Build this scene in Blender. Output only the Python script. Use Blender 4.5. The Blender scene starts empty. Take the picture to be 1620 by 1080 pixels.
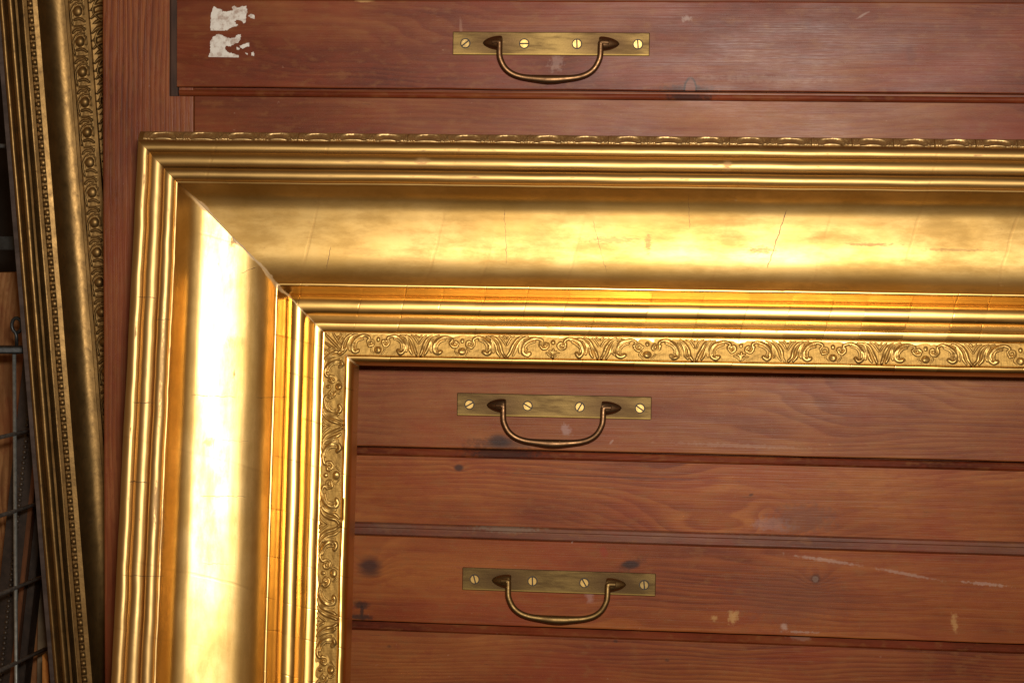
import bpy, bmesh, math, random
from mathutils import Vector, Matrix, noise

random.seed(7)
S = bpy.context.scene
COL = S.collection
MM = 0.001

# ------------------------------------------------------------------ camera
def rotvec(rx, ry, rz):
    v = Vector((rx, ry, rz)); a = v.length
    return Matrix.Rotation(a, 3, v / a) if a > 1e-9 else Matrix.Identity(3)

cam_d = bpy.data.cameras.new('camera')
cam = bpy.data.objects.new('camera', cam_d)
COL.objects.link(cam)
S.camera = cam
CAM = Vector((0.0960107, -1.0608768, -0.078607))
# rows of the fitted view rotation: right, down, forward
Rv = rotvec(0.073116, 0.111085, 0.015306) @ Matrix(((1, 0, 0), (0, 0, -1), (0, 1, 0)))
right, down, fwd = Vector(Rv[0]), Vector(Rv[1]), Vector(Rv[2])
cam.matrix_world = Matrix((
    (right.x, -down.x, -fwd.x, CAM.x),
    (right.y, -down.y, -fwd.y, CAM.y),
    (right.z, -down.z, -fwd.z, CAM.z),
    (0, 0, 0, 1)))
cam_d.sensor_width = 36.0
cam_d.lens = 36.0 * 3300 / 1620
cam_d.clip_start = 0.01
cam_d.clip_end = 50
S.render.resolution_x, S.render.resolution_y = 1024, 682

# ------------------------------------------------------------------ light
world = bpy.data.worlds.new('World'); S.world = world
world.use_nodes = True
bg = world.node_tree.nodes['Background']
bg.inputs[0].default_value = (0.62, 0.33, 0.14, 1)
bg.inputs[1].default_value = 0.25

fl = bpy.data.lights.new('camera_flash', 'AREA')          # the camera's own flash, just above the lens
fl.shape = 'RECTANGLE'; fl.size = 0.05; fl.size_y = 0.03
fl.energy = 1.6
fl.spread = math.radians(62)
fl.color = (1.0, 0.95, 0.86)
flash = bpy.data.objects.new('camera_flash', fl); COL.objects.link(flash)
flash.matrix_world = cam.matrix_world.copy()
flash.location = CAM + right * 0.025 - down * 0.065
flash.rotation_euler.rotate_axis('Y', math.radians(-3.0))    # its beam is centred a little right of the picture's middle
S.view_settings.view_transform = 'Standard'
S.view_settings.look = 'None'
S.view_settings.exposure = 0.0
S.view_settings.gamma = 1.0
S.cycles.max_bounces = 6; S.cycles.diffuse_bounces = 2; S.cycles.glossy_bounces = 4
S.cycles.use_denoising = True
S.cycles.use_adaptive_sampling = True; S.cycles.adaptive_threshold = 0.008; S.cycles.adaptive_min_samples = 12

# ------------------------------------------------------------------ helpers
def link(o, parent=None):
    COL.objects.link(o)
    if parent: o.parent = parent
    return o

def empty(name, loc):
    e = bpy.data.objects.new(name, None); e.empty_display_size = 0.02
    e.location = loc
    return link(e)

def tag(o, label, cat, group=None):
    o['label'] = label; o['category'] = cat
    if group: o['group'] = group
    return o

def mesh(name, verts, faces, mats, smooth=True, uvs=None):
    me = bpy.data.meshes.new(name)
    me.from_pydata(verts, [], faces)
    for m in (mats if isinstance(mats, (list, tuple)) else [mats]): me.materials.append(m)
    if smooth: me.polygons.foreach_set('use_smooth', [True] * len(me.polygons))
    if uvs:
        l = me.uv_layers.new(name='UVMap')
        flat = []
        for lp in me.loops: flat += uvs[lp.vertex_index]
        l.data.foreach_set('uv', flat)
    me.update()
    return me

def put(name, me, parent=None, loc=(0, 0, 0), rot=(0, 0, 0)):
    o = bpy.data.objects.new(name, me)
    o.location = loc; o.rotation_euler = rot
    return link(o, parent)

def bm_mesh(name, bm, mats, smooth=False):
    me = bpy.data.meshes.new(name)
    bm.normal_update(); bm.to_mesh(me); bm.free()
    for m in (mats if isinstance(mats, (list, tuple)) else [mats]): me.materials.append(m)
    if smooth: me.polygons.foreach_set('use_smooth', [True] * len(me.polygons))
    return me

def box_bm(x0, x1, y0, y1, z0, z1, bev=0.0, seg=2, bm=None):
    own = bm or bmesh.new()
    vs = [own.verts.new(p) for p in ((x0, y0, z0), (x1, y0, z0), (x1, y1, z0), (x0, y1, z0),
                                     (x0, y0, z1), (x1, y0, z1), (x1, y1, z1), (x0, y1, z1))]
    fs = [own.faces.new([vs[i] for i in q]) for q in
          ((3, 2, 1, 0), (4, 5, 6, 7), (0, 1, 5, 4), (1, 2, 6, 5), (2, 3, 7, 6), (3, 0, 4, 7))]
    if bev:
        es = list({e for f in fs for e in f.edges})
        bmesh.ops.bevel(own, geom=es, offset=bev, segments=seg, affect='EDGES', profile=0.5)
    return own

def tube(path, radii, seg=12, cap=True):
    """swept round tube -> verts, faces"""
    n = len(path); P = [Vector(p) for p in path]
    V, F = [], []
    up = None
    for i in range(n):
        t = (P[min(i + 1, n - 1)] - P[max(i - 1, 0)]).normalized()
        if up is None:
            up = t.orthogonal().normalized()
        up = (up - t * up.dot(t)).normalized()
        b = t.cross(up)
        for k in range(seg):
            a = 2 * math.pi * k / seg
            V.append(P[i] + (up * math.cos(a) + b * math.sin(a)) * radii[i])
    for i in range(n - 1):
        for k in range(seg):
            F.append((i * seg + k, i * seg + (k + 1) % seg, (i + 1) * seg + (k + 1) % seg, (i + 1) * seg + k))
    if cap:
        F.append(tuple(reversed(range(seg)))); F.append(tuple(range((n - 1) * seg, n * seg)))
    return V, F

def catmull(pts, n=8):
    out = []
    P = [pts[0]] + list(pts) + [pts[-1]]
    for i in range(1, len(P) - 2):
        p0, p1, p2, p3 = P[i - 1], P[i], P[i + 1], P[i + 2]
        for k in range(n):
            t = k / n
            out.append(tuple(0.5 * ((2 * b) + (-a + c) * t + (2 * a - 5 * b + 4 * c - d) * t * t + (-a + 3 * b - 3 * c + d) * t ** 3)
                             for a, b, c, d in zip(p0, p1, p2, p3)))
    out.append(tuple(pts[-1]))
    return out

# ------------------------------------------------------------------ node helpers
class G:
    def __init__(self, name):
        self.m = bpy.data.materials.new(name); self.m.use_nodes = True
        self.t = self.m.node_tree; self.t.nodes.clear()
        self.out = self.t.nodes.new('ShaderNodeOutputMaterial')
        self.b = self.t.nodes.new('ShaderNodeBsdfPrincipled')
        self.t.links.new(self.b.outputs[0], self.out.inputs[0])
    def set(self, sock, v):
        if isinstance(v, bpy.types.NodeSocket): self.t.links.new(v, sock)
        elif v is not None:
            if isinstance(v, (tuple, list)) and len(v) == 3 and sock.type == 'RGBA': v = (*v, 1)
            sock.default_value = v
    def p(self, **k):
        for n, v in k.items(): self.set(self.b.inputs[n.replace('_', ' ')], v)
    def math(self, op, a, b=None, c=None, clamp=False):
        n = self.t.nodes.new('ShaderNodeMath'); n.operation = op; n.use_clamp = clamp
        for i, v in enumerate((a, b, c)):
            if v is not None: self.set(n.inputs[i], v)
        return n.outputs[0]
    def add(self, a, b): return self.math('ADD', a, b)
    def mul(self, a, b): return self.math('MULTIPLY', a, b)
    def sub(self, a, b): return self.math('SUBTRACT', a, b)
    def mix(self, f, a, b, mode='MIX'):
        n = self.t.nodes.new('ShaderNodeMix'); n.data_type = 'RGBA'; n.blend_type = mode
        self.set(n.inputs[0], f); self.set(n.inputs[6], a); self.set(n.inputs[7], b)
        return n.outputs[2]
    def sstep(self, v, lo, hi, o0=0.0, o1=1.0):
        n = self.t.nodes.new('ShaderNodeMapRange'); n.interpolation_type = 'SMOOTHSTEP'
        self.set(n.inputs[0], v)
        n.inputs[1].default_value, n.inputs[2].default_value = lo, hi
        n.inputs[3].default_value, n.inputs[4].default_value = o0, o1
        return n.outputs[0]
    def lin(self, v, lo, hi, o0=0.0, o1=1.0):
        n = self.t.nodes.new('ShaderNodeMapRange')
        self.set(n.inputs[0], v)
        n.inputs[1].default_value, n.inputs[2].default_value = lo, hi
        n.inputs[3].default_value, n.inputs[4].default_value = o0, o1
        return n.outputs[0]
    def noise(self, vec, scale, detail=3, rough=0.5, dist=0.0):
        n = self.t.nodes.new('ShaderNodeTexNoise')
        self.set(n.inputs['Vector'], vec)
        n.inputs['Scale'].default_value = scale; n.inputs['Detail'].default_value = detail
        n.inputs['Roughness'].default_value = rough; n.inputs['Distortion'].default_value = dist
        return n.outputs['Fac']
    def coord(self, which='Object'):
        return self.t.nodes.new('ShaderNodeTexCoord').outputs[which]
    def sep(self, v):
        n = self.t.nodes.new('ShaderNodeSeparateXYZ'); self.set(n.inputs[0], v); return n.outputs
    def comb(self, x, y, z):
        n = self.t.nodes.new('ShaderNodeCombineXYZ')
        for i, v in enumerate((x, y, z)): self.set(n.inputs[i], v)
        return n.outputs[0]
    def scale(self, v, s, off=(0, 0, 0)):
        n = self.t.nodes.new('ShaderNodeMapping'); self.set(n.inputs[0], v)
        n.inputs['Location'].default_value = off; n.inputs['Scale'].default_value = s
        return n.outputs[0]
    def bump(self, h, strength, dist, normal=None):
        n = self.t.nodes.new('ShaderNodeBump')
        n.inputs['Strength'].default_value = strength; n.inputs['Distance'].default_value = dist
        self.set(n.inputs['Height'], h)
        if normal is not None: self.set(n.inputs['Normal'], normal)
        return n.outputs[0]
    def blot(self, X, Z, cx, cz, sx, sz, rot=0.0, ragged=0.35, nse=None, soft=0.5):
        """patch of a given place and size; ragged by noise. X,Z sockets in metres; sizes in metres"""
        ca, sa = math.cos(rot), math.sin(rot)
        dx = self.sub(X, cx); dz = self.sub(Z, cz)
        a = self.math('MULTIPLY_ADD', dx, ca / sx, self.mul(dz, sa / sx))
        b = self.math('MULTIPLY_ADD', dz, ca / sz, self.mul(dx, -sa / sz))
        r2 = self.math('MULTIPLY_ADD', a, a, self.mul(b, b))
        r = self.math('SQRT', r2)
        if nse is not None:
            r = self.math('MULTIPLY_ADD', self.sub(nse, 0.5), ragged * 4, r)
        return self.sstep(r, 1.0 - soft, 1.0 + soft, 1.0, 0.0)

# ------------------------------------------------------------------ wood
def wood(name, vertical=False, dark=(0.1005, 0.0198, 0.0054), mid=(0.1770, 0.0449, 0.0106), light=(0.2536, 0.0808, 0.0194),
         ring=0.27, freq=260.0, warp=2.2, knots=(), marks=(), rough=0.46, off=(0, 0, 0), coat=0.09, bump=0.18):
    g = G(name)
    X, Y, Z = g.sep(g.coord('Object'))
    L, A = (Z, X) if vertical else (X, Z)
    L = g.add(L, off[0]); A2 = g.add(A, off[1])
    P = g.comb(L, A2, g.mul(Y, 1.0))
    # grain field, bent round the knots
    w = g.noise(g.scale(P, (5.0, 22.0, 22.0)), 1.0, 2, 0.5)
    f = g.math('MULTIPLY_ADD', A2, freq, g.mul(w, warp * 6))
    w2 = g.noise(g.scale(P, (30.0, 120.0, 120.0)), 1.0, 2, 0.5)
    f = g.math('MULTIPLY_ADD', w2, 0.9, f)
    kcol = None
    for (kx, kz, sx, sz, amp, core) in knots:
        dx = g.mul(g.sub(X, kx), 1 / sx); dz = g.mul(g.sub(Z, kz), 1 / sz)
        r2 = g.math('MULTIPLY_ADD', dx, dx, g.mul(dz, dz))
        e = g.math('POWER', 2.718, g.mul(r2, -1.0))
        f = g.math('MULTIPLY_ADD', e, amp, f)
        if core > 0:
            k = g.sstep(g.math('MULTIPLY_ADD', g.sub(w2, 0.5), 1.2, g.math('SQRT', r2)), core * 0.35, core * 1.1, 1.0, 0.0)
            kcol = k if kcol is None else g.math('MAXIMUM', kcol, k)
    rings = g.math('FRACT', f)
    rings = g.math('MULTIPLY', g.sstep(rings, 0.0, 0.8), g.sstep(rings, 0.86, 1.0, 1.0, 0.0))
    fib = g.noise(g.scale(P, (16.0, 1400.0, 1400.0)), 1.0, 4, 0.65)
    fib2 = g.noise(g.scale(P, (5.0, 260.0, 260.0)), 1.0, 3, 0.55)
    blotch = g.noise(g.scale(P, (9.0, 20.0, 20.0), off=(3.1, 1.7, 0)), 1.0, 4, 0.6)
    # where the rings show strongly and where the finish hides them
    show = g.sstep(g.noise(g.scale(P, (7.0, 16.0, 16.0), off=(7.3, 4.4, 0)), 1.0, 2, 0.5), 0.38, 0.66, 0.25, 1.0)
    v = g.math('MULTIPLY_ADD', g.mul(g.sub(rings, 0.45), show), ring, 0.5)
    v = g.math('MULTIPLY_ADD', g.sub(fib, 0.5), 0.26, v)
    v = g.math('MULTIPLY_ADD', g.sub(fib2, 0.5), 0.45, v)
    v = g.math('MULTIPLY_ADD', g.sub(blotch, 0.5), 1.75, v)
    r = g.t.nodes.new('ShaderNodeValToRGB'); g.set(r.inputs[0], v)
    el = r.color_ramp.elements
    el[0].position = 0.12; el[0].color = (*dark, 1)
    el[1].position = 0.92; el[1].color = (*light, 1)
    m_ = el.new(0.5); m_.color = (*mid, 1)
    col = r.outputs[0]
    # redder finish left in patches
    redm = g.sstep(g.noise(g.scale(P, (12.0, 26.0, 26.0), off=(1.3, 9.2, 0)), 1.0, 4, 0.6), 0.48, 0.72, 0.0, 0.55)
    col = g.mix(redm, col, (0.19, 0.030, 0.009))
    ch = g.noise(g.scale(P, (120.0, 240.0, 240.0), off=(8.8, 2.1, 0)), 1.0, 3, 0.6)
    col = g.mix(g.sstep(ch, 0.50, 0.72, 0.0, 0.45), col, (0.185, 0.068, 0.019))
    col = g.mix(g.sstep(ch, 0.50, 0.30, 0.0, 0.35), col, (0.16, 0.028, 0.010))
    nz = g.noise(g.coord('Object'), 420.0, 4, 0.65)
    nz2 = g.noise(g.coord('Object'), 120.0, 3, 0.6)
    if kcol is not None: col = g.mix(g.mul(kcol, 0.85), col, (0.030, 0.014, 0.012))
    # pale dust, nicks and rubbed dirt
    speck = g.sstep(g.noise(g.scale(P, (260.0, 420.0, 420.0)), 1.0, 2, 0.5), 0.735, 0.80)
    col = g.mix(g.mul(speck, 0.22), col, (0.42, 0.26, 0.17))
    dspk = g.sstep(g.noise(g.scale(P, (70.0, 1500.0, 1500.0), off=(5, 5, 0)), 1.0, 3, 0.6), 0.66, 0.76)
    col = g.mix(g.mul(dspk, 0.5), col, (0.03, 0.014, 0.010))
    rgh = rough
    for (cx, cz, sx, sz, rot, c, st, rg) in marks:
        mk = g.blot(X, Z, cx * MM, cz * MM, sx * MM, sz * MM, math.radians(rot), rg, nz, 0.5 if rg > 0.2 else 0.14)
        col = g.mix(g.mul(mk, st * 0.85), col, c)
    sheen = g.noise(g.scale(P, (14.0, 40.0, 40.0), off=(2, 3, 0)), 1.0, 4, 0.6)
    rgh = g.lin(sheen, 0.3, 0.7, rough - 0.07, rough + 0.10)
    nrm = g.bump(g.math('MULTIPLY_ADD', fib2, 0.8, fib), bump, 0.0006)
    g.p(Base_Color=col, Roughness=rgh, Coat_Weight=coat, Coat_Roughness=g.lin(sheen, 0.3, 0.7, 0.22, 0.40),
        Normal=nrm, Specular_IOR_Level=0.13)
    g.set(g.b.inputs['Coat Normal'], nrm)
    return g.m

# ------------------------------------------------------------------ gold
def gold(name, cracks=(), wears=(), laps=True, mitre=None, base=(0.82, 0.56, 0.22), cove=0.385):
    """UV: x = metres along the member, y = metres across it from the outer edge"""
    g = G(name)
    U, V, _ = g.sep(g.coord('UV'))
    uv = g.coord('UV')
    P = g.coord('Object')
    big = g.noise(P, 22.0, 4, 0.6)
    med = g.noise(P, 120.0, 4, 0.6)
    fine = g.noise(P, 900.0, 3, 0.6)
    strk = g.noise(g.scale(uv, (30.0, 700.0, 1.0)), 1.0, 4, 0.65)
    col = g.mix(g.sstep(big, 0.35, 0.65), (base[0] * 0.82, base[1] * 0.76, base[2] * 0.62), base)
    mot = g.noise(g.scale(uv, (26.0, 70.0, 1.0), off=(4.2, 1.9, 0)), 1.0, 6, 0.68)
    col = g.mix(g.sstep(mot, 0.40, 0.66, 0.0, 0.75), col, (base[0] * 0.60, base[1] * 0.54, base[2] * 0.42))
    scr = g.noise(g.scale(uv, (240.0, 2600.0, 1.0), off=(1.2, 0.4, 0)), 1.0, 3, 0.6)
    col = g.mix(g.sstep(scr, 0.66, 0.76, 0.0, 0.35), col, (base[0] * 0.5, base[1] * 0.40, base[2] * 0.28))
    inner = g.sstep(V, 0.066, 0.070)
    col = g.mix(g.mul(inner, 0.85), col, (0.67, 0.405, 0.120))
    # rubbed tan-brown streaks along the length
    wear = g.math('MULTIPLY', g.sstep(strk, 0.60, 0.75), g.sstep(big, 0.45, 0.62))
    along = g.noise(g.scale(uv, (14.0, 130.0, 1.0)), 1.0, 3, 0.6)
    rough = g.math('MULTIPLY_ADD', g.sub(mot, 0.5), 0.25, g.lin(along, 0.3, 0.7, cove - 0.03, cove + 0.04))
    rough = g.math('MULTIPLY_ADD', inner, 0.33 - cove, rough)
    outer = g.sstep(V, 0.0205, 0.0225, 1.0, 0.0)
    rough = g.math('MULTIPLY_ADD', outer, 0.47 - cove, rough)
    col = g.mix(outer, col, (base[0] * 0.74, base[1] * 0.70, base[2] * 0.68))
    hgt = g.math('MULTIPLY_ADD', along, 0.7, g.mul(fine, 0.15))
    dirt = g.mul(wear, 0.45)
    if laps:
        sk = g.math('MULTIPLY_ADD', V, 0.25, U)
        wob = g.math('MULTIPLY_ADD', g.noise(uv, 90.0, 2, 0.5), 0.002, sk)
        def lap(scale):
            vo = g.t.nodes.new('ShaderNodeTexVoronoi'); vo.voronoi_dimensions = '1D'; vo.feature = 'DISTANCE_TO_EDGE'
            g.set(vo.inputs['W'], wob); vo.inputs['Scale'].default_value = scale
            vc = g.t.nodes.new('ShaderNodeTexVoronoi'); vc.voronoi_dimensions = '1D'; vc.feature = 'F1'
            g.set(vc.inputs['W'], wob); vc.inputs['Scale'].default_value = scale
            return g.sstep(vo.outputs['Distance'], 0.004, 0.022, 1.0, 0.0), g.sep(vc.outputs['Color'])[0]
        ln, cell = lap(48.0)
        ln2, cell2 = lap(21.0)
        lnm = g.mul(ln, g.mul(inner, g.sstep(med, 0.40, 0.58)))
        lnm2 = g.mul(ln2, g.mul(g.sub(1.0, inner), g.sstep(big, 0.44, 0.56)))
        allln = g.math('MAXIMUM', lnm, g.mul(lnm2, 0.30))
        dirt = g.math('MAXIMUM', dirt, g.mul(allln, 0.40))
        rough = g.math('MULTIPLY_ADD', g.mul(g.sub(cell, 0.5), inner), 0.07, rough)
        rough = g.math('MULTIPLY_ADD', g.sub(cell2, 0.5), 0.02, rough)
        hgt = g.math('MULTIPLY_ADD', allln, -1.0, hgt)
    # long hairline cracks
    cr = None
    jit = g.mul(g.sub(g.noise(uv, 260.0, 3, 0.6), 0.5), 0.0022)
    for (s0, v0, s1, v1, w) in cracks:
        s0, v0, s1, v1 = [q * MM for q in (s0, v0, s1, v1)]
        Lh = math.hypot(s1 - s0, v1 - v0); tx, tv = (s1 - s0) / Lh, (v1 - v0) / Lh
        dx, dv = g.sub(U, s0), g.sub(V, v0)
        al = g.math('MULTIPLY_ADD', dx, tx, g.mul(dv, tv))
        pe = g.math('ABSOLUTE', g.add(g.math('MULTIPLY_ADD', dx, -tv, g.mul(dv, tx)), jit))
        mk = g.mul(g.sstep(pe, w * MM * 0.5, w * MM, 1.0, 0.0), g.mul(g.sstep(al, -0.001, 0.001), g.sstep(al, Lh - 0.001, Lh + 0.001, 1.0, 0.0)))
        cr = mk if cr is None else g.math('MAXIMUM', cr, mk)
    wn = g.noise(g.scale(uv, (420.0, 1500.0, 1.0)), 1.0, 5, 0.75)
    col = g.mix(dirt, col, (0.32, 0.15, 0.045))
    wm = None
    for (s, v, a, b, st) in wears:
        mk = g.mul(g.blot(U, V, s * MM, v * MM, a * MM, b * MM, 0, 1.5, wn, 0.5), st)
        wm = mk if wm is None else g.math('MAXIMUM', wm, mk)
    nicks = g.mul(g.sstep(g.noise(P, 330.0, 3, 0.6), 0.70, 0.76), g.sstep(big, 0.46, 0.60))
    rub = None
    for cv in (0.0006, 0.0045, 0.0103, 0.0172, 0.0210, 0.0690, 0.0872, 0.1025):
        q = g.sstep(g.math('ABSOLUTE', g.sub(V, cv)), 0.0002, 0.0010, 1.0, 0.0)
        rub = q if rub is None else g.math('MAXIMUM', rub, q)
    rub = g.mul(rub, g.sstep(g.noise(g.scale(uv, (110.0, 500.0, 1.0), off=(2.2, 5.5, 0)), 1.0, 4, 0.65), 0.58, 0.70, 0.0, 0.75))
    wm = rub if wm is None else g.math('MAXIMUM', wm, rub)
    wm = g.math('MAXIMUM', wm, g.mul(nicks, 0.4)) if wm is not None else g.mul(nicks, 0.4)
    metal = g.math('MULTIPLY_ADD', wm, -0.75, 1.0)
    col = g.mix(g.mul(wm, 0.8), col, (0.33, 0.16, 0.060))
    rough = g.math('MULTIPLY_ADD', wm, 0.2, rough)
    if cr is not None:
        col = g.mix(cr, col, (0.10, 0.045, 0.018)); metal = g.mul(metal, g.sub(1.0, g.mul(cr, 0.7)))
        hgt = g.math('MULTIPLY_ADD', cr, -3.0, hgt)
    if mitre:
        # grey filler showing along the mitre joint
        ends = []
        for Lm in mitre:
            d = g.math('ABSOLUTE', g.sub(V, U if Lm == 0 else g.sub(Lm, U)))
            ends.append(d)
        d = ends[0] if len(ends) == 1 else g.math('MINIMUM', ends[0], ends[1])
        wid = g.math('MULTIPLY_ADD', g.sstep(g.noise(uv, 55.0, 3, 0.6), 0.42, 0.68), 0.0020, 0.0003)
        d = g.math('MULTIPLY_ADD', g.sub(g.noise(uv, 500.0, 3, 0.6), 0.5), 0.0012, d)
        fm = g.sstep(g.math('DIVIDE', d, wid), 0.7, 1.1, 1.0, 0.0)
        fm = g.mul(fm, g.mul(g.sstep(V, 0.022, 0.030), 0.55))
        col = g.mix(fm, col, (0.50, 0.37, 0.24)); metal = g.mul(metal, g.sub(1.0, fm))
        rough = g.math('MULTIPLY_ADD', fm, 0.3, rough)
    g.p(Base_Color=col, Metallic=metal, Roughness=rough, Normal=g.bump(hgt, 0.10, 0.0006))
    return g.m

def relief_gold(name, base, rough, scale=700.0, metal=0.95, grime=(0.20, 0.10, 0.03), lines=None):
    g = G(name)
    P = g.coord('Object')
    n1 = g.noise(P, scale, 4, 0.6); n2 = g.noise(P, 90.0, 3, 0.6)
    col = g.mix(g.sstep(n2, 0.35, 0.7), base, tuple(c * 0.72 for c in base))
    col = g.mix(g.mul(g.sstep(n1, 0.56, 0.74), 0.6), col, grime)
    g.p(Base_Color=col, Metallic=metal, Roughness=g.lin(n1, 0.3, 0.7, rough - 0.05, rough + 0.08),
        Normal=g.bump(n1, 0.25, 0.0004))
    return g.m

def brass(name, base, dark, rough, sc=160.0, amount=0.6, metal=1.0):
    g = G(name)
    P = g.coord('Object')
    n = g.noise(g.scale(P, (1, 1, 3.0)), sc, 4, 0.65)
    n2 = g.noise(P, 1500.0, 3, 0.6)
    scr = g.noise(g.scale(P, (60.0, 1500.0, 1500.0)), 1.0, 3, 0.6)
    col = g.mix(g.mul(g.sstep(n, 0.40, 0.66), amount), base, dark)
    col = g.mix(g.mul(g.sstep(n2, 0.62, 0.75), 0.5), col, tuple(c * 0.5 for c in dark))
    g.p(Base_Color=col, Metallic=metal, Roughness=g.lin(n, 0.3, 0.7, rough - 0.06, rough + 0.10),
        Normal=g.bump(g.math('MULTIPLY_ADD', scr, 0.5, n2), 0.10, 0.0003))
    return g.m

def plain(name, base, rough=0.6, metal=0.0, var=0.35, sc=150.0, stretch=(1, 1, 1), bump=0.15):
    g = G(name)
    n = g.noise(g.scale(g.coord('Object'), stretch), sc, 4, 0.6)
    col = g.mix(g.sstep(n, 0.3, 0.7), tuple(c * (1 - var) for c in base), tuple(c * (1 + var) for c in base))
    g.p(Base_Color=col, Roughness=rough, Metallic=metal, Normal=g.bump(n, bump, 0.0006))
    return g.m

# =================================================================== THE DRAWER CABINET
PITCH = 92.0
FB0 = -29.24                       # bottom of the first drawer's raised field
FH = 44.7                          # height of a raised field
RB, RT = 4.9, 7.2                  # mouldings below / above the field
XL, XR = -198.0, 620.0             # field
RAIL_Y = 8.0                       # rails and stile stand this far behind the fields

cab = empty('drawer_cabinet', (0.2 , 0.2, -0.86))
tag(cab, 'red-brown stained wooden chest of shallow drawers with brass pulls, behind the gilt frame', 'drawer cabinet')
def cput(name, me, parent=None, loc=(0, 0, 0), roty=0.0):
    """mesh given in cabinet coordinates (world, metres)"""
    if parent is None:
        return put(name, me, cab, tuple(Vector(loc) - cab.location), (0, roty, 0))
    return put(name, me, parent, loc, (0, roty, 0))

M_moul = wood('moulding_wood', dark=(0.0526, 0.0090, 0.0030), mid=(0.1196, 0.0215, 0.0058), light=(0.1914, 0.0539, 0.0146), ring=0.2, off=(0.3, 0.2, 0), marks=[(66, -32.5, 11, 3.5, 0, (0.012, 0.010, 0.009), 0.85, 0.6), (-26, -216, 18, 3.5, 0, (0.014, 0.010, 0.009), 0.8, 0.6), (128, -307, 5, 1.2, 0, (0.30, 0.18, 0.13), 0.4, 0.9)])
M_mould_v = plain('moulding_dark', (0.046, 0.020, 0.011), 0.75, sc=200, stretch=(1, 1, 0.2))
M_dust = wood('moulding_dusty', dark=(0.0684, 0.0184, 0.0088), mid=(0.1124, 0.0367, 0.0186), light=(0.1758, 0.0765, 0.0439), ring=0.15, off=(0.9, 0.4, 0),
              coat=0.05, rough=0.6, marks=[(-24, -255.5, 16, 1.6, 0, (0.20, 0.17, 0.12), 0.4, 0.9), (105, -252, 30, 2.0, 0, (0.22, 0.16, 0.11), 0.35, 0.9),
              (-85, -256, 12, 2.5, 0, (0.12, 0.062, 0.040), 0.5, 0.8)])

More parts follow.
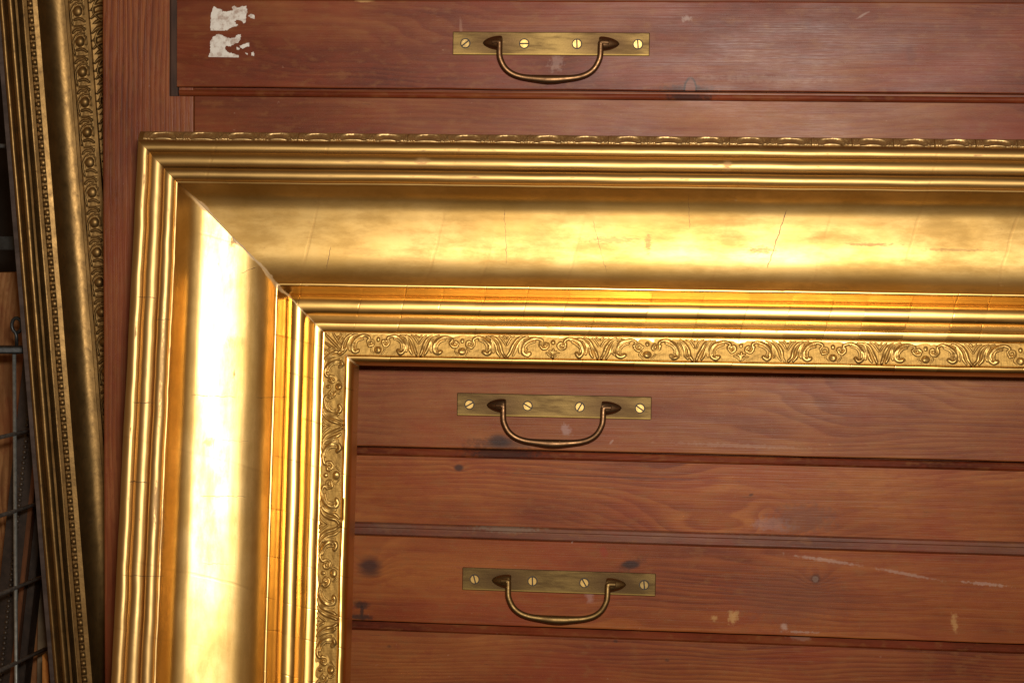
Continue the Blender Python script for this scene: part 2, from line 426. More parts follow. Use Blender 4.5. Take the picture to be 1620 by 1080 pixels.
TAN = (0.50, 0.30, 0.11); PALE = (0.50, 0.40, 0.34); BLK = (0.020, 0.012, 0.010)
drawer_mat = {
 0: wood('drawer_wood_a', dark=(0.0733, 0.0122, 0.0042), mid=(0.1289, 0.0277, 0.0082), light=(0.2246, 0.0734, 0.0218), ring=0.22, off=(0.11, 0.37, 0),
      marks=[(-100, 15.2, 4.0, 0.8, 0, TAN, 0.7, 0.3), (64.3, 6.7, 2.4, 1.2, 10, PALE, 0.4, 0.9), (-1, -15.2, 3.0, 4.5, -12, (0.32, 0.21, 0.17), 0.4, 0.9),
             (66.5, -30, 13, 3.6, 0, BLK, 0.75, 0.5), (176, -10, 2.5, 4.0, 10, (0.09, 0.018, 0.010), 0.5, 0.4), (67, -28.4, 3.3, 6.0, 0, BLK, 0.95, 0.06), (67, -28.6, 2.5, 5.2, 0, (0.17, 0.055, 0.030), 0.95, 0.12),
             (105, -23, 26, 1.5, -1, (0.38, 0.24, 0.17), 0.2, 0.9), (152, 9, 3, 0.5, 30, PALE, 0.3, 0.5),  # the long thin pale streak is painted flash glare
             (-50, 2, 0.7, 4, 5, (0.33, 0.18, 0.12), 0.4, 0.4)]),
 1: wood('drawer_wood_b', off=(0.71, 0.11, 0)),
 2: wood('drawer_wood_c', ring=0.25, off=(0.43, 0.77, 0), mid=(0.1770, 0.0503, 0.0136), light=(0.2584, 0.0942, 0.0266),
      knots=[(-0.0279, -0.2085, 0.010, 0.006, 2.0, 0.8)],
      marks=[(6.3, -202.5, 2.8, 2.4, -35, (0.36, 0.26, 0.24), 0.4, 0.9), (-27, -211, 16, 3.0, 0, BLK, 0.6, 0.6), (96, -208.5, 30, 1.0, -1, (0.40, 0.28, 0.22), 0.2, 0.8),  # widest pale mark: glare of the flash put into the wood colour
             (58, -172, 1.0, 0.5, 0, BLK, 0.7, 0.3), (126, -172.5, 1.2, 0.6, 0, BLK, 0.7, 0.3), (30, -208, 0.5, 1.4, -40, PALE, 0.25, 0.6)]),
 3: wood('drawer_wood_d', ring=0.24, off=(0.19, 1.31, 0), mid=(0.1914, 0.0467, 0.0102), light=(0.2680, 0.0844, 0.0183),
      knots=[(-0.0952, -0.2762, 0.009, 0.007, 2.4, 0.85), (0.1348, -0.2755, 0.007, 0.006, 1.8, 0.0), (0.041, -0.271, 0.008, 0.004, 1.0, 0.6)],
      marks=[(26.7, -265.2, 1.8, 2.6, 20, (0.20, 0.028, 0.010), 0.8, 0.6), (93.6, -296.3, 2.2, 3.2, -20, TAN, 0.6, 0.9), (84.0, -297.5, 1.4, 1.2, 0, TAN, 0.45, 0.9),
             (204.9, -295.6, 1.4, 4.0, 10, TAN, 0.45, 0.9), (140, -265.6, 15, 0.8, -7, (0.38, 0.27, 0.22), 0.45, 1.0), (180, -271.3, 12, 0.7, -9, (0.36, 0.25, 0.20), 0.45, 1.1),
             (220, -275.2, 9, 0.7, -4, PALE, 0.3, 1.1), (-99.6, -297.0, 3.8, 1.9, 0, BLK, 0.9, 0.4), (-99.2, -300.0, 1.0, 3.0, 0, BLK, 0.9, 0.3), (-99.6, -303.4, 5.5, 1.4, 0, BLK, 0.9, 0.5),
             (134.8, -275.5, 2.4, 2.4, 0, BLK, 0.8, 0.25), (134.8, -275.5, 1.5, 1.6, 0, (0.16, 0.10, 0.075), 0.9, 0.2),
             (19.5, -287.4, 2.0, 4.2, 12, (0.34, 0.22, 0.19), 0.4, 0.6), (128, -303.0, 7, 0.5, 0, PALE, 0.3, 1.0), (119.5, -300.5, 1.4, 2.0, 30, PALE, 0.4, 0.5),
             (10.3, -259.3, 0.5, 1.5, 0, (0.75, 0.66, 0.58), 0.7, 0.3), (120, -285, 26, 14, 0, (0.12, 0.045, 0.024), 0.4, 0.7), (41, -271, 7, 2.4, 25, BLK, 0.5, 0.7)]),
}
drawer_mat[-1] = drawer_mat[1]; drawer_mat[4] = drawer_mat[1]
rail_mat = {
 0: wood('rail_wood_a', ring=0.22, off=(0.61, 0.23, 0), dark=(0.0814, 0.0161, 0.0054), mid=(0.1531, 0.0377, 0.0106), light=(0.2392, 0.0853, 0.0242)),
 2: wood('rail_wood_b', ring=0.34, freq=250.0, warp=2.0, off=(0.05, 0.93, 0), mid=(0.1961, 0.0503, 0.0111), light=(0.2966, 0.1006, 0.0232),
      knots=[(0.100, -0.258, 0.060, 0.020, 5.0, 0.0), (0.110, -0.2485, 0.006, 0.011, -1.2, 0.0), (0.14, -0.229, 0.03, 0.007, 1.2, 0.0), (0.055, -0.262, 0.04, 0.012, 2.0, 0.0), (-0.05, -0.2245, 0.004, 0.003, 0.8, 0.7)],
      marks=[(113, -249.5, 9, 3.0, 0, (0.28, 0.17, 0.16), 0.4, 0.9), (128, -246.0, 15, 7, 0, (0.10, 0.045, 0.030), 0.5, 0.7), (101.5, -234.5, 1.2, 0.7, 20, BLK, 0.7, 0.3),
             (20, -227.0, 60, 0.35, -0.6, (0.05, 0.018, 0.012), 0.55, 0.7)]),
 3: wood('rail_wood_c', ring=0.35, freq=420.0, off=(0.83, 0.51, 0), marks=[(60, -322, 1.2, 0.8, 0, BLK, 0.6, 0.4), (-86, -320, 1, 0.7, 0, BLK, 0.5, 0.4), (33, -313, 1.0, 0.7, 0, BLK, 0.6, 0.4)]),
}
for k in (-2, -1, 1, 4): rail_mat[k] = rail_mat[3]

# ---- stile, rails, carcass
M_stile = wood('stile_wood', vertical=True, dark=(0.1026, 0.0245, 0.0083), mid=(0.1905, 0.0510, 0.0156), light=(0.2832, 0.0938, 0.0293), ring=0.75, freq=360.0, warp=1.0, off=(0.2, 0.5, 0),
               coat=0.12, rough=0.5, bump=0.4)
def cbox(name, x0, x1, y0, y1, z0, z1, mat, bev=0.6):
    return cput(name, bm_mesh(name, box_bm(x0 * MM, x1 * MM, y0 * MM, y1 * MM, z0 * MM, z1 * MM, bev * MM), mat))
ZT, ZB = 125.0, -860.0
cbox('stile', -240.2, -191.4, RAIL_Y, RAIL_Y + 22, ZB, ZT, M_stile, 1.0)
cbox('stile', 613.0, 660.0, RAIL_Y, RAIL_Y + 22, ZB, ZT, M_stile, 1.0)
for k in range(-2, 5):
    zb = FB0 - PITCH * k
    top = zb - 0.5
    cbox('rail', -190.9, 612.5, RAIL_Y - 0.25, RAIL_Y + 20, zb - PITCH + FH - 2, top, rail_mat[k], 0.4)
cbox('side_panel', -190.0, -172.0, RAIL_Y + 23, 640, ZB, ZT, M_stile, 0.8)
cbox('side_panel', 630.0, 648.0, RAIL_Y + 23, 640, ZB, ZT, M_stile, 0.8)
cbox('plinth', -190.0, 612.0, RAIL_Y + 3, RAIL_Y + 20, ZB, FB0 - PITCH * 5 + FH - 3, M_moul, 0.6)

# ---- brass pulls
def plate_brass():
    # brushed plate, darker brown in a ragged patch round each of the two sockets
    g = G('aged_brass_plate')
    P = g.coord('Object'); X, Y, Z = g.sep(P)
    n = g.noise(g.scale(P, (40.0, 40.0, 260.0)), 1.0, 4, 0.65)
    oi = g.t.nodes.new('ShaderNodeObjectInfo').outputs['Random']
    n = g.add(n, g.mul(g.sub(g.noise(g.add(P, oi), 70.0, 3, 0.6), 0.5), 0.5))
    fine = g.noise(P, 1600.0, 3, 0.6)
    scr = g.noise(g.scale(P, (60.0, 1800.0, 1800.0)), 1.0, 3, 0.6)
    col = g.mix(g.sstep(n, 0.34, 0.66), g.mix(oi, (0.185, 0.118, 0.038), (0.135, 0.085, 0.032)), (0.088, 0.052, 0.021))
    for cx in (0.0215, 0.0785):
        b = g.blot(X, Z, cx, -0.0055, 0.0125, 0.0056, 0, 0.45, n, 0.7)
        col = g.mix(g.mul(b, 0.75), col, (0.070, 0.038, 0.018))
    col = g.mix(g.sstep(fine, 0.62, 0.75, 0.0, 0.5), col, (0.07, 0.042, 0.02))
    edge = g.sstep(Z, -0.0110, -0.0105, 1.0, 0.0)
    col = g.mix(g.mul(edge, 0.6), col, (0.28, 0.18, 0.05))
    g.p(Base_Color=col, Metallic=1.0, Roughness=g.lin(n, 0.3, 0.7, 0.50, 0.60), Normal=g.bump(g.math('MULTIPLY_ADD', scr, 0.6, fine), 0.10, 0.0003))
    return g.m
M_plate = plate_brass()
M_bail = brass('dark_brass_bail', (0.20, 0.108, 0.050), (0.10, 0.050, 0.025), 0.44, sc=220.0)
M_bail2 = brass('rubbed_brass_bail', (0.24, 0.15, 0.055), (0.11, 0.060, 0.024), 0.46, sc=200.0)
M_scr = brass('bright_screw_brass', (0.46, 0.30, 0.10), (0.30, 0.17, 0.055), 0.48, sc=400.0, amount=0.5)
M_scr_d = brass('dull_screw_brass', (0.30, 0.20, 0.075), (0.16, 0.095, 0.04), 0.5, sc=400.0, amount=0.6)
M_gap_shade = plain('screw_gap_shade', (0.030, 0.018, 0.009), 0.7)  # near-black colour painted as shade in the countersink gap and slot

plate_me = bm_mesh('handle_plate', box_bm(0, 0.1, -0.0016, 0.0, -0.01166, 0, 0.00035, 2), M_plate)
def screw_mesh(mat):
    bm = bmesh.new()
    R, sw, N = 2.2 * MM, 0.36 * MM, 22
    for sgn in (1, -1):                                   # two half-moons either side of the slot
        a0 = math.asin(sw / R)
        ring = [(R * math.cos(a0 + (math.pi - 2 * a0) * i / N), sgn * R * math.sin(a0 + (math.pi - 2 * a0) * i / N)) for i in range(N + 1)]
        topv = [bm.verts.new((x * 0.93, -0.00060, y * 0.93 if abs(y) > sw * 1.2 else y)) for x, y in ring]
        midv = [bm.verts.new((x, -0.00042, y)) for x, y in ring]
        botv = [bm.verts.new((x, 0.0002, y)) for x, y in ring]
        n = len(ring)
        bm.faces.new(topv)
        for A, B in ((topv, midv), (midv, botv)):
            for i in range(n):
                bm.faces.new((A[i], B[i], B[(i + 1) % n], A[(i + 1) % n]))
    c = [bm.verts.new((2.15 * MM * math.cos(2 * math.pi * i / 24), -0.00012, 2.15 * MM * math.sin(2 * math.pi * i / 24))) for i in range(24)]
    bm.faces.new(c).material_index = 1
    o1 = [bm.verts.new((2.15 * MM * math.cos(2 * math.pi * i / 24), -0.00008, 2.15 * MM * math.sin(2 * math.pi * i / 24))) for i in range(24)]
    o2 = [bm.verts.new((2.65 * MM * math.cos(2 * math.pi * i / 24), -0.00006, 2.65 * MM * math.sin(2 * math.pi * i / 24))) for i in range(24)]
    for i in range(24):
        bm.faces.new((o1[i], o2[i], o2[(i + 1) % 24], o1[(i + 1) % 24])).material_index = 1
    bmesh.ops.recalc_face_normals(bm, faces=bm.faces)
    return bm_mesh('screw', bm, [mat, M_gap_shade])
scr_me = {0: screw_mesh(M_scr), 1: screw_mesh(M_scr_d)}

def boss_mesh(mat):
    """teardrop socket: pointed end at -x, open flat end at x = 0, lying on the plate"""
    V, F = [], []
    n, seg = 16, 20
    for i in range(n + 1):
        t = i / n
        x = -10.0 + 10.0 * t
        r = 3.55 * (math.sin(min(t * 1.12, 1.0) * math.pi / 2) ** 0.58) * (1.0 if t < 0.93 else 1.0 - (t - 0.93) * 1.2)
        yc = -2.0 - 1.9 * t
        for k in range(seg):
            a = 2 * math.pi * k / seg
            V.append((x * MM, (yc - r * 0.98 * math.sin(a)) * MM, r * math.cos(a) * MM))
    for i in range(n):
        for k in range(seg):
            F.append((i * seg + k, (i + 1) * seg + k, (i + 1) * seg + (k + 1) % seg, i * seg + (k + 1) % seg))
    F.append(tuple(range(n * seg, (n + 1) * seg)))
    me = mesh('handle_boss', V, F, mat)
    return me
def bail_mesh(mat):
    half = [(21.0, -5.6, -5.4), (24.3, -5.6, -6.4), (24.7, -7.0, -6.6), (24.8, -11.5, -7.0), (25.4, -14.6, -7.1), (27.6, -18.7, -7.0), (31.2, -21.6, -6.8), (36.2, -23.3, -6.6), (43.0, -24.1, -6.5), (50.3, -24.5, -6.4)]
    pts = half + [(100.6 - x, z, y) for (x, z, y) in reversed(half[:-1])]
    pts = catmull([(x, y, z) for (x, z, y) in pts], 6)
    rad = [(1.5 + 0.8 * math.exp(-((p[0] - 50.3) / 9.0) ** 2)) * MM for p in pts]
    V, F = tube([Vector(p) * MM for p in pts], rad, 14)
    return mesh('pull_bail', V, F, mat)
boss_me = {0: boss_mesh(M_bail), 1: boss_mesh(M_bail2)}
bail_me = {0: bail_mesh(M_bail), 1: bail_mesh(M_bail2)}

def handle(drawer, x0, z0, look, dull=(), roll=0.0, slots=(40, 90, 85, 80)):
    """plate's top-left corner at x0,z0 (mm, cabinet space)"""
    def at(dx, dz, y=0.0): return ((x0 + dx) * MM, y, (z0 + dz) * MM)
    pl = cput('handle_plate', plate_me, drawer, at(0, 0, -0.00005))
    b1 = cput('handle_boss', boss_me[look], drawer, at(25.6, -5.7, -0.0014))
    b2 = cput('handle_boss', boss_me[look], drawer, at(75.0, -5.8, -0.0014)); b2.rotation_euler = (0, math.pi, 0); b2.scale = (1, 1, 1)
    bl = cput('pull_bail', bail_me[look], drawer, at(0, 0, -0.0008))
    bl.rotation_euler = (math.radians(random.uniform(-3.0, 2.0)), 0, 0); bl.scale = (1, 1, random.uniform(0.98, 1.03))
    for i, sx in enumerate((6.5, 36.6, 63.4, 94.2)):
        cput('screw', scr_me[1 if i in dull else 0], drawer, at(sx, -5.85, -0.0017), math.radians(slots[i]))

def strip_mesh(name, prof, x0, x1, mat, axis='x', m0=0, m1=0):
    """extrude a (across, depth) profile; m0/m1: mitre slopes at the ends (mm per mm of across)"""
    V, F = [], []
    n = len(prof)
    for e, (xx, m) in enumerate(((x0, m0), (x1, m1))):
        for (a, d) in prof:
            pos = xx + m * (a - prof[0][0])
            V.append((pos * MM, d * MM, a * MM) if axis == 'x' else (a * MM, d * MM, pos * MM))
    for i in range(n - 1): F.append((i, i + 1, n + i + 1, n + i))
    F.append(tuple(range(n))); F.append(tuple(range(2 * n - 1, n - 1, -1)))
    F.append((0, n, 2 * n - 1, n - 1))
    me = mesh(name, V, F, mat, smooth=False)
    bm = bmesh.new(); bm.from_mesh(me); bmesh.ops.recalc_face_normals(bm, faces=bm.faces); bm.to_mesh(me); bm.free()
    return me

def field_mesh(zb, mat):
    """raised drawer front with slightly worn, uneven edges"""
    bm = box_bm(XL * MM, XR * MM, 0, 14 * MM, zb * MM, (zb + FH) * MM)
    bmesh.ops.bisect_plane
    for i in range(1, 60):
        x = (XL + (XR - XL) * i / 60) * MM
        bmesh.ops.bisect_plane(bm, geom=bm.verts[:] + bm.edges[:] + bm.faces[:], plane_co=(x, 0, 0), plane_no=(1, 0, 0))
    es = [e for e in bm.edges if all(abs(v.co.y) < 1e-6 for v in e.verts) and abs(e.verts[0].co.z - e.verts[1].co.z) < 1e-6
          and (abs(e.verts[0].co.z - zb * MM) < 1e-6 or abs(e.verts[0].co.z - (zb + FH) * MM) < 1e-6)]
    for v in bm.verts:
        if abs(v.co.z - zb * MM) < 1e-6 or abs(v.co.z - (zb + FH) * MM) < 1e-6:
            v.co.z += 0.00022 * noise.noise((v.co.x * 35, zb, v.co.z * 50))
    bmesh.ops.bevel(bm, geom=es, offset=0.0006, segments=2, affect='EDGES', profile=0.5)
    return bm_mesh('drawer', bm, mat)

rolls = {-1: 0.0, 0: 0.0023, 1: 0.001, 2: -0.0012, 3: 0.0013, 4: 0.0}
drawers = {}
for k in range(-1, 5):
    zb = FB0 - PITCH * k
    d = cput('drawer', field_mesh(zb, drawer_mat[k]))
    d.rotation_euler = (0, rolls[k], 0)
    # rotate about this drawer's own middle, not the cabinet origin
    piv = Vector((0, 0, zb * MM)); Rr = Matrix.Rotation(rolls[k], 4, 'Y')
    d.location = (piv - Rr @ piv) - cab.location
    drawers[k] = d
    # moulded lip: steep little hollow, then a rounded nose
    par = 0.0065 * (-78.6 - zb)
    RB, RT = 4.9 + par, 7.2 - 0.0065 * (-78.6 - zb - 50)
    bot = [(zb + 0.1, 9.5), (zb - 1.2, 9.5), (zb - 1.5, 5.2), (zb - 2.2, 4.7), (zb - RB + 1.3, 5.0), (zb - RB + 0.4, 5.7), (zb - RB, 6.9), (zb - RB, 13), (zb + 0.1, 13)]
    topp = [(zb + FH, 3.0), (zb + FH + 0.4, 4.3), (zb + FH + 3.6, 4.6), (zb + FH + 3.9, 5.6), (zb + FH + RT - 0.7, 6.0), (zb + FH + RT, 7.0), (zb + FH + RT, 13), (zb + FH, 13)]
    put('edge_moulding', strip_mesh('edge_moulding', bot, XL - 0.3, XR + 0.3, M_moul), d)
    put('edge_moulding', strip_mesh('edge_moulding', topp, XL - 0.3, XR + 0.3, M_dust), d)
    for sgn, xe in ((-1, XL), (1, XR)):
        side = [(xe, 9.0), (xe + sgn * 0.9, 9.0), (xe + sgn * 1.1, 5.6), (xe + sgn * 1.6, 5.2), (xe + sgn * 4.6, 5.6), (xe + sgn * 5.9, 6.9), (xe + sgn * 5.9, 13), (xe, 13)]
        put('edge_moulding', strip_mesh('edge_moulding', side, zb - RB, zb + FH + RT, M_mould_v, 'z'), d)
for k, (dx, dz, look, dull, slots) in {
        0: (-53.84, -0.35, 0, (0,), (-38, 0, 88, 86)),
        1: (-52.0, -0.4, 0, (), (20, 60, 90, 10)),
        2: (-49.86, -0.44, 0, (), (150, 30, -60, 35)),
        3: (-46.31, 0.80, 1, (3,), (75, 88, 60, 84)),
        4: (-48.0, 0.0, 0, (), (10, 40, 90, 60)),
        -1: (-50.0, 0.0, 0, (), (10, 40, 90, 60))}.items():
    handle(drawers[k], dx, dz - PITCH * k, look, dull, 0, slots)

# ---- torn paper labels on the top drawer
M_paper = G('torn_paper')
pn = M_paper.noise(M_paper.coord('Object'), 260.0, 4, 0.65)
M_paper.p(Base_Color=M_paper.mix(M_paper.sstep(pn, 0.44, 0.70), (0.62, 0.58, 0.52), (0.36, 0.27, 0.22)), Roughness=0.85,
          Normal=M_paper.bump(pn, 0.4, 0.0004))
def ragged(poly, closed_edges=(), sub=4, amp=0.16):
    out = []
    n = len(poly)
    for i in range(n):
        a, b = Vector(poly[i]), Vector(poly[(i + 1) % n])
        st = i in closed_edges
        for k in range(sub):
            q = a.lerp(b, k / sub)
            if k and not st:
                q = q + Vector((random.uniform(-amp, amp), random.uniform(-amp, amp)))
            out.append(q)
    return out
def paper(name, polys, straight):
    bm = bmesh.new()
    for pi, zp in enumerate(polys):
        pts = [(-180.6 + (x / 3.6 - 82) / 3.09, 11.9 - (y / 3.6 - 12) / 3.09) for x, y in zp]
        pts = ragged(pts, straight if pi == 0 else (), 6, 0.30 if pi == 0 else 0.18)
        f = bm.faces.new([bm.verts.new((p.x * MM, -0.00025 - 0.0007 * max(0.0, noise.noise((p.x * 0.35, p.y * 0.35, 6.6))), p.y * MM)) for p in pts])
        r = bmesh.ops.extrude_face_region(bm, geom=[f])
        for v in r['geom']:
            if isinstance(v, bmesh.types.BMVert): v.co.y = 0.0002
    bmesh.ops.triangulate(bm, faces=[f for f in bm.faces if len(f.verts) > 4])
    bmesh.ops.recalc_face_normals(bm, faces=bm.faces)
    o = put(name, bm_mesh(name, bm, M_paper.m), drawers[0])
    return o
p1 = paper('torn_label', [[(300, 180), (298, 120), (310, 60), (318, 42), (340, 55), (362, 58), (370, 72), (400, 70), (430, 66), (425, 45), (440, 38), (450, 50), (480, 42), (505, 38), (515, 60), (512, 80),
    (505, 100), (508, 125), (495, 138), (475, 122), (450, 118), (440, 130), (462, 150), (430, 160), (400, 175), (380, 180)],
    [(518, 96), (535, 84), (555, 90), (557, 113), (535, 108)]], (25,))
p1['label'] = 'torn white scrap of a paper label, upper of two'
p2 = paper('torn_label', [[(288, 330), (300, 290), (298, 245), (315, 215), (345, 200), (370, 205), (390, 215), (410, 222), (440, 222), (455, 205), (478, 200), (475, 230), (465, 245), (440, 255), (415, 270),
    (388, 268), (385, 285), (400, 300), (430, 310), (465, 318), (465, 332)],
    [(470, 265), (500, 255), (525, 245), (528, 268), (505, 272), (490, 282), (475, 275)], [(452, 272), (471, 278), (466, 290), (454, 286)],
    [(538, 305), (552, 297), (556, 323), (540, 320)], [(503, 305), (519, 308), (515, 319)]], (20,))
p2['label'] = 'torn white scrap of a paper label, lower of two'

# =================================================================== THE GILT FRAME
FW, FHH = 960.0, 760.0
fr = tag(empty('picture_frame', (0, 0, 0)), 'large burnished gilt frame with deep cove and scrolled inner border, leaning on the drawers', 'picture frame')
Rf = rotvec(-0.14196, -0.00222, 0.03078) @ Matrix(((1, 0, 0), (0, 0, -1), (0, 1, 0)))
Of = Vector((-0.20051, -0.020, -0.06426)) + Rf @ Vector((0, -FHH * MM, 0))
fr.matrix_world = Matrix.Translation(Of) @ Rf.to_4x4()

def arc(u0, h0, u1, h1, bulge, n=14):
    """circular-ish arc between two points; bulge>0 convex (up)"""
    out = []
    for i in range(1, n + 1):
        t = i / n
        b = bulge * 4 * t * (1 - t)
        out.append((u0 + (u1 - u0) * t, h0 + (h1 - h0) * t + b))
    return out
def circ(cu, ch, r, a0, a1, n=14, ry=None):
    ry = ry or r
    return [(cu + r * math.cos(math.radians(a0 + (a1 - a0) * i / n)), ch + ry * math.sin(math.radians(a0 + (a1 - a0) * i / n))) for i in range(n + 1)]

prof_top = [(-5.2, 1.0), (-5.2, 40.0), (-4.9, 41.2), (-0.3, 45.6)]
prof_side = [(-0.6, 1.0), (-0.6, 30.0), (-0.5, 38.0), (-0.3, 45.6)]
prof = [(0.0, 45.7)]
prof += [(3.9 - 3.9 * math.cos(math.radians(q)), 45.9 + 4.2 * math.sin(math.radians(q))) for q in range(6, 91, 7)]
prof += [(4.9, 49.9), (5.5, 49.5)]
prof += [(6.1, 48.7), (6.5, 48.0), (6.8, 48.2)]
prof += circ(10.3, 48.2, 3.4, 172, 8, 18, 2.9)
prof += [(13.8, 48.1)]
prof += circ(17.1, 48.8, 3.1, 172, 20, 14, 3.1)
prof += [(20.3, 50.0), (20.7, 51.2), (21.0, 51.6), (21.5, 51.4)]
# the big cove: steep under the lip, a long scoop, rising a little to the inner fillet
cov = catmull([(21.5, 51.2), (22.6, 47.0), (25.5, 40.2), (30.0, 36.7), (35.0, 35.0), (40.0, 33.8), (45.0, 32.8), (50.0, 32.1), (55.0, 31.9), (60.0, 32.7), (64.0, 34.4), (67.6, 37.4)], 6)
prof += cov[1:]
prof += [(68.0, 38.1), (68.4, 38.4), (69.4, 38.25), (69.7, 37.9), (69.9, 37.0), (71.6, 34.9), (73.7, 32.5)]
prof += circ(78.3, 32.2, 4.5, 172, 8, 26, 3.2)
prof += [(83.0, 31.4), (84.6, 31.8), (86.5, 32.3)]
prof += [(86.8, 32.6), (87.2, 32.7), (88.5, 32.4), (90.2, 31.95), (90.7, 31.5), (91.0, 30.8), (91.1, 29.8)]
prof += [(92.0, 29.6), (97.0, 29.6), (101.8, 29.6), (102.1, 30.0), (102.5, 30.2), (102.8, 29.8), (103.0, 29.3), (103.6, 29.25), (104.6, 28.8), (105.4, 27.7), (105.9, 26.0), (106.1, 24.0), (106.1, 10.0), (98.0, 10.0), (98.0, 1.0)]

PROF = prof
def member(name, length, mat, step, wob_seed, parent, loc, rotz, wob=1.0, outer=prof_side, rough_edge=0.35, bow=False):
    prof = outer + PROF
    n = max(2, int(length / step))
    V, F, UV = [], [], []
    m = len(prof)
    # fine sub-steps by t keep the mitres exact at both ends
    for i in range(n + 1):
        t = i / n
        for (u, h) in prof:
            uc = max(u, -0.6)               # the side below the cresting is cut square, not mitred
            a = uc + (length - 2 * uc) * t
            e = min(t, 1 - t) * length
            k = wob * min(1.0, e / 14.0)
            du = dh = 0.0
            if -0.5 < u < 105.9:
                w1 = noise.noise((a * 0.011, u * 0.02, wob_seed))
                w2 = noise.noise((a * 0.045, u * 0.06, wob_seed + 9.1))
                w3 = noise.noise((a * 0.13, u * 0.15, wob_seed + 3.3))
                dh = k * (0.30 * w1 + 0.10 * w2 + 0.016 * w3)
                du = k * (0.16 * noise.noise((a * 0.03, u * 0.05, wob_seed + 5.7)) + 0.06 * noise.noise((a * 0.10, u * 0.1, wob_seed + 15.7)))
            if rough_edge and (0.2 < u < 21.6 or 102.8 < u < 106.05):
                du += min(1.0, e / 14.0) * rough_edge * (0.22 * noise.noise((a * 0.07, u * 0.07, wob_seed + 2.2)) + 0.10 * noise.noise((a * 0.21, u * 0.12, wob_seed + 8.2)))
                dh += min(1.0, e / 14.0) * rough_edge * 0.14 * noise.noise((a * 0.16, u * 0.13, wob_seed + 4.8))
            if bow and u < 69:            # the rail bows outwards a few millimetres lower down
                du -= 3.9 * min(1.25, (length - a) / 262.0) * (1 - max(u, 0) / 69)
            V.append((a * MM, -(u + du) * MM, (h + dh) * MM)); UV.append((a * MM, u * MM))
    for i in range(n):
        for j in range(m - 1):
            F.append((i * m + j, (i + 1) * m + j, (i + 1) * m + j + 1, i * m + j + 1))
    F.append(tuple(range(m))); F.append(tuple(range((n + 1) * m - 1, n * m - 1, -1)))
    # back
    for i in range(n): F.append((i * m + m - 1, (i + 1) * m + m - 1, (i + 1) * m, i * m))
    me = mesh(name, V, F, mat, uvs=UV)
    bm = bmesh.new(); bm.from_mesh(me); bmesh.ops.recalc_face_normals(bm, faces=bm.faces); bm.to_mesh(me); bm.free()
    me.set_sharp_from_angle(angle=math.radians(48))
    return put(name, me, parent, loc, (0, 0, rotz))

WT = FW * MM
M_top = gold('gilding_top', cracks=[(179.1, 31, 180.3, 56, 0.11), (314.6, 30, 306.6, 56, 0.22), (93.8, 50, 92.2, 60, 0.2), (222, 36, 229, 60, 0.10), (268, 24, 268.5, 38, 0.1)],
             wears=[(303.2, 48.3, 5.0, 1.5, 0.45), (248.7, 45.8, 1.4, 3.4, 0.42), (232, 44.5, 11, 1.6, 0.28), (355, 45, 10, 0.6, 0.4), (395, 47, 14, 0.5, 0.35), (110, 52, 8, 1.5, 0.15), (140, 9.5, 3, 1.6, 0.5), (286, 10, 1.5, 2.2, 0.6)],
             mitre=[0, WT], cove=0.49, base=(0.51, 0.330, 0.116))  # gold darker than the side rails', dimming the flash highlight by colour
HL = FHH
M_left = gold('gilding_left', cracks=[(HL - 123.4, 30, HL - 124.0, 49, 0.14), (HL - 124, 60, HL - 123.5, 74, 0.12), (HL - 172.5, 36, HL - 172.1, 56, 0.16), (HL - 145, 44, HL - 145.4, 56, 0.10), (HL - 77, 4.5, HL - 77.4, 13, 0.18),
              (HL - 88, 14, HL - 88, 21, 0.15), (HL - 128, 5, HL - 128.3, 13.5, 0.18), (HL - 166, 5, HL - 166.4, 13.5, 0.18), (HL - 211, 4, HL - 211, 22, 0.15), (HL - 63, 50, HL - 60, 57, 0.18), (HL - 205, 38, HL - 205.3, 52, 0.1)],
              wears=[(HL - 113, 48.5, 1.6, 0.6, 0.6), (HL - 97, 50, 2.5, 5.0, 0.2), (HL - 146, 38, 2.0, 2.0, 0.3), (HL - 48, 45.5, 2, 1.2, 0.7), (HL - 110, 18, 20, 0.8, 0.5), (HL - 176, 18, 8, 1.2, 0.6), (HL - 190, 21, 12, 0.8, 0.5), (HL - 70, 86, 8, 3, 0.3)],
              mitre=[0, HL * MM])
M_rest = gold('gilding_rest', mitre=[0])

top_rail = member('top_rail', FW, M_top, 3.0, 1.7, fr, (0, FHH * MM, 0), 0.0, outer=prof_top)
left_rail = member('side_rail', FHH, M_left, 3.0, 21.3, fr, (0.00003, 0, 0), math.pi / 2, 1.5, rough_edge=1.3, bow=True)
right_rail = member('side_rail', FHH, M_rest, 12.0, 31.9, fr, (FW * MM, FHH * MM, 0), -math.pi / 2)
bottom_rail = member('bottom_rail', FW, M_rest, 12.0, 41.3, fr, (FW * MM, 0, 0), math.pi)

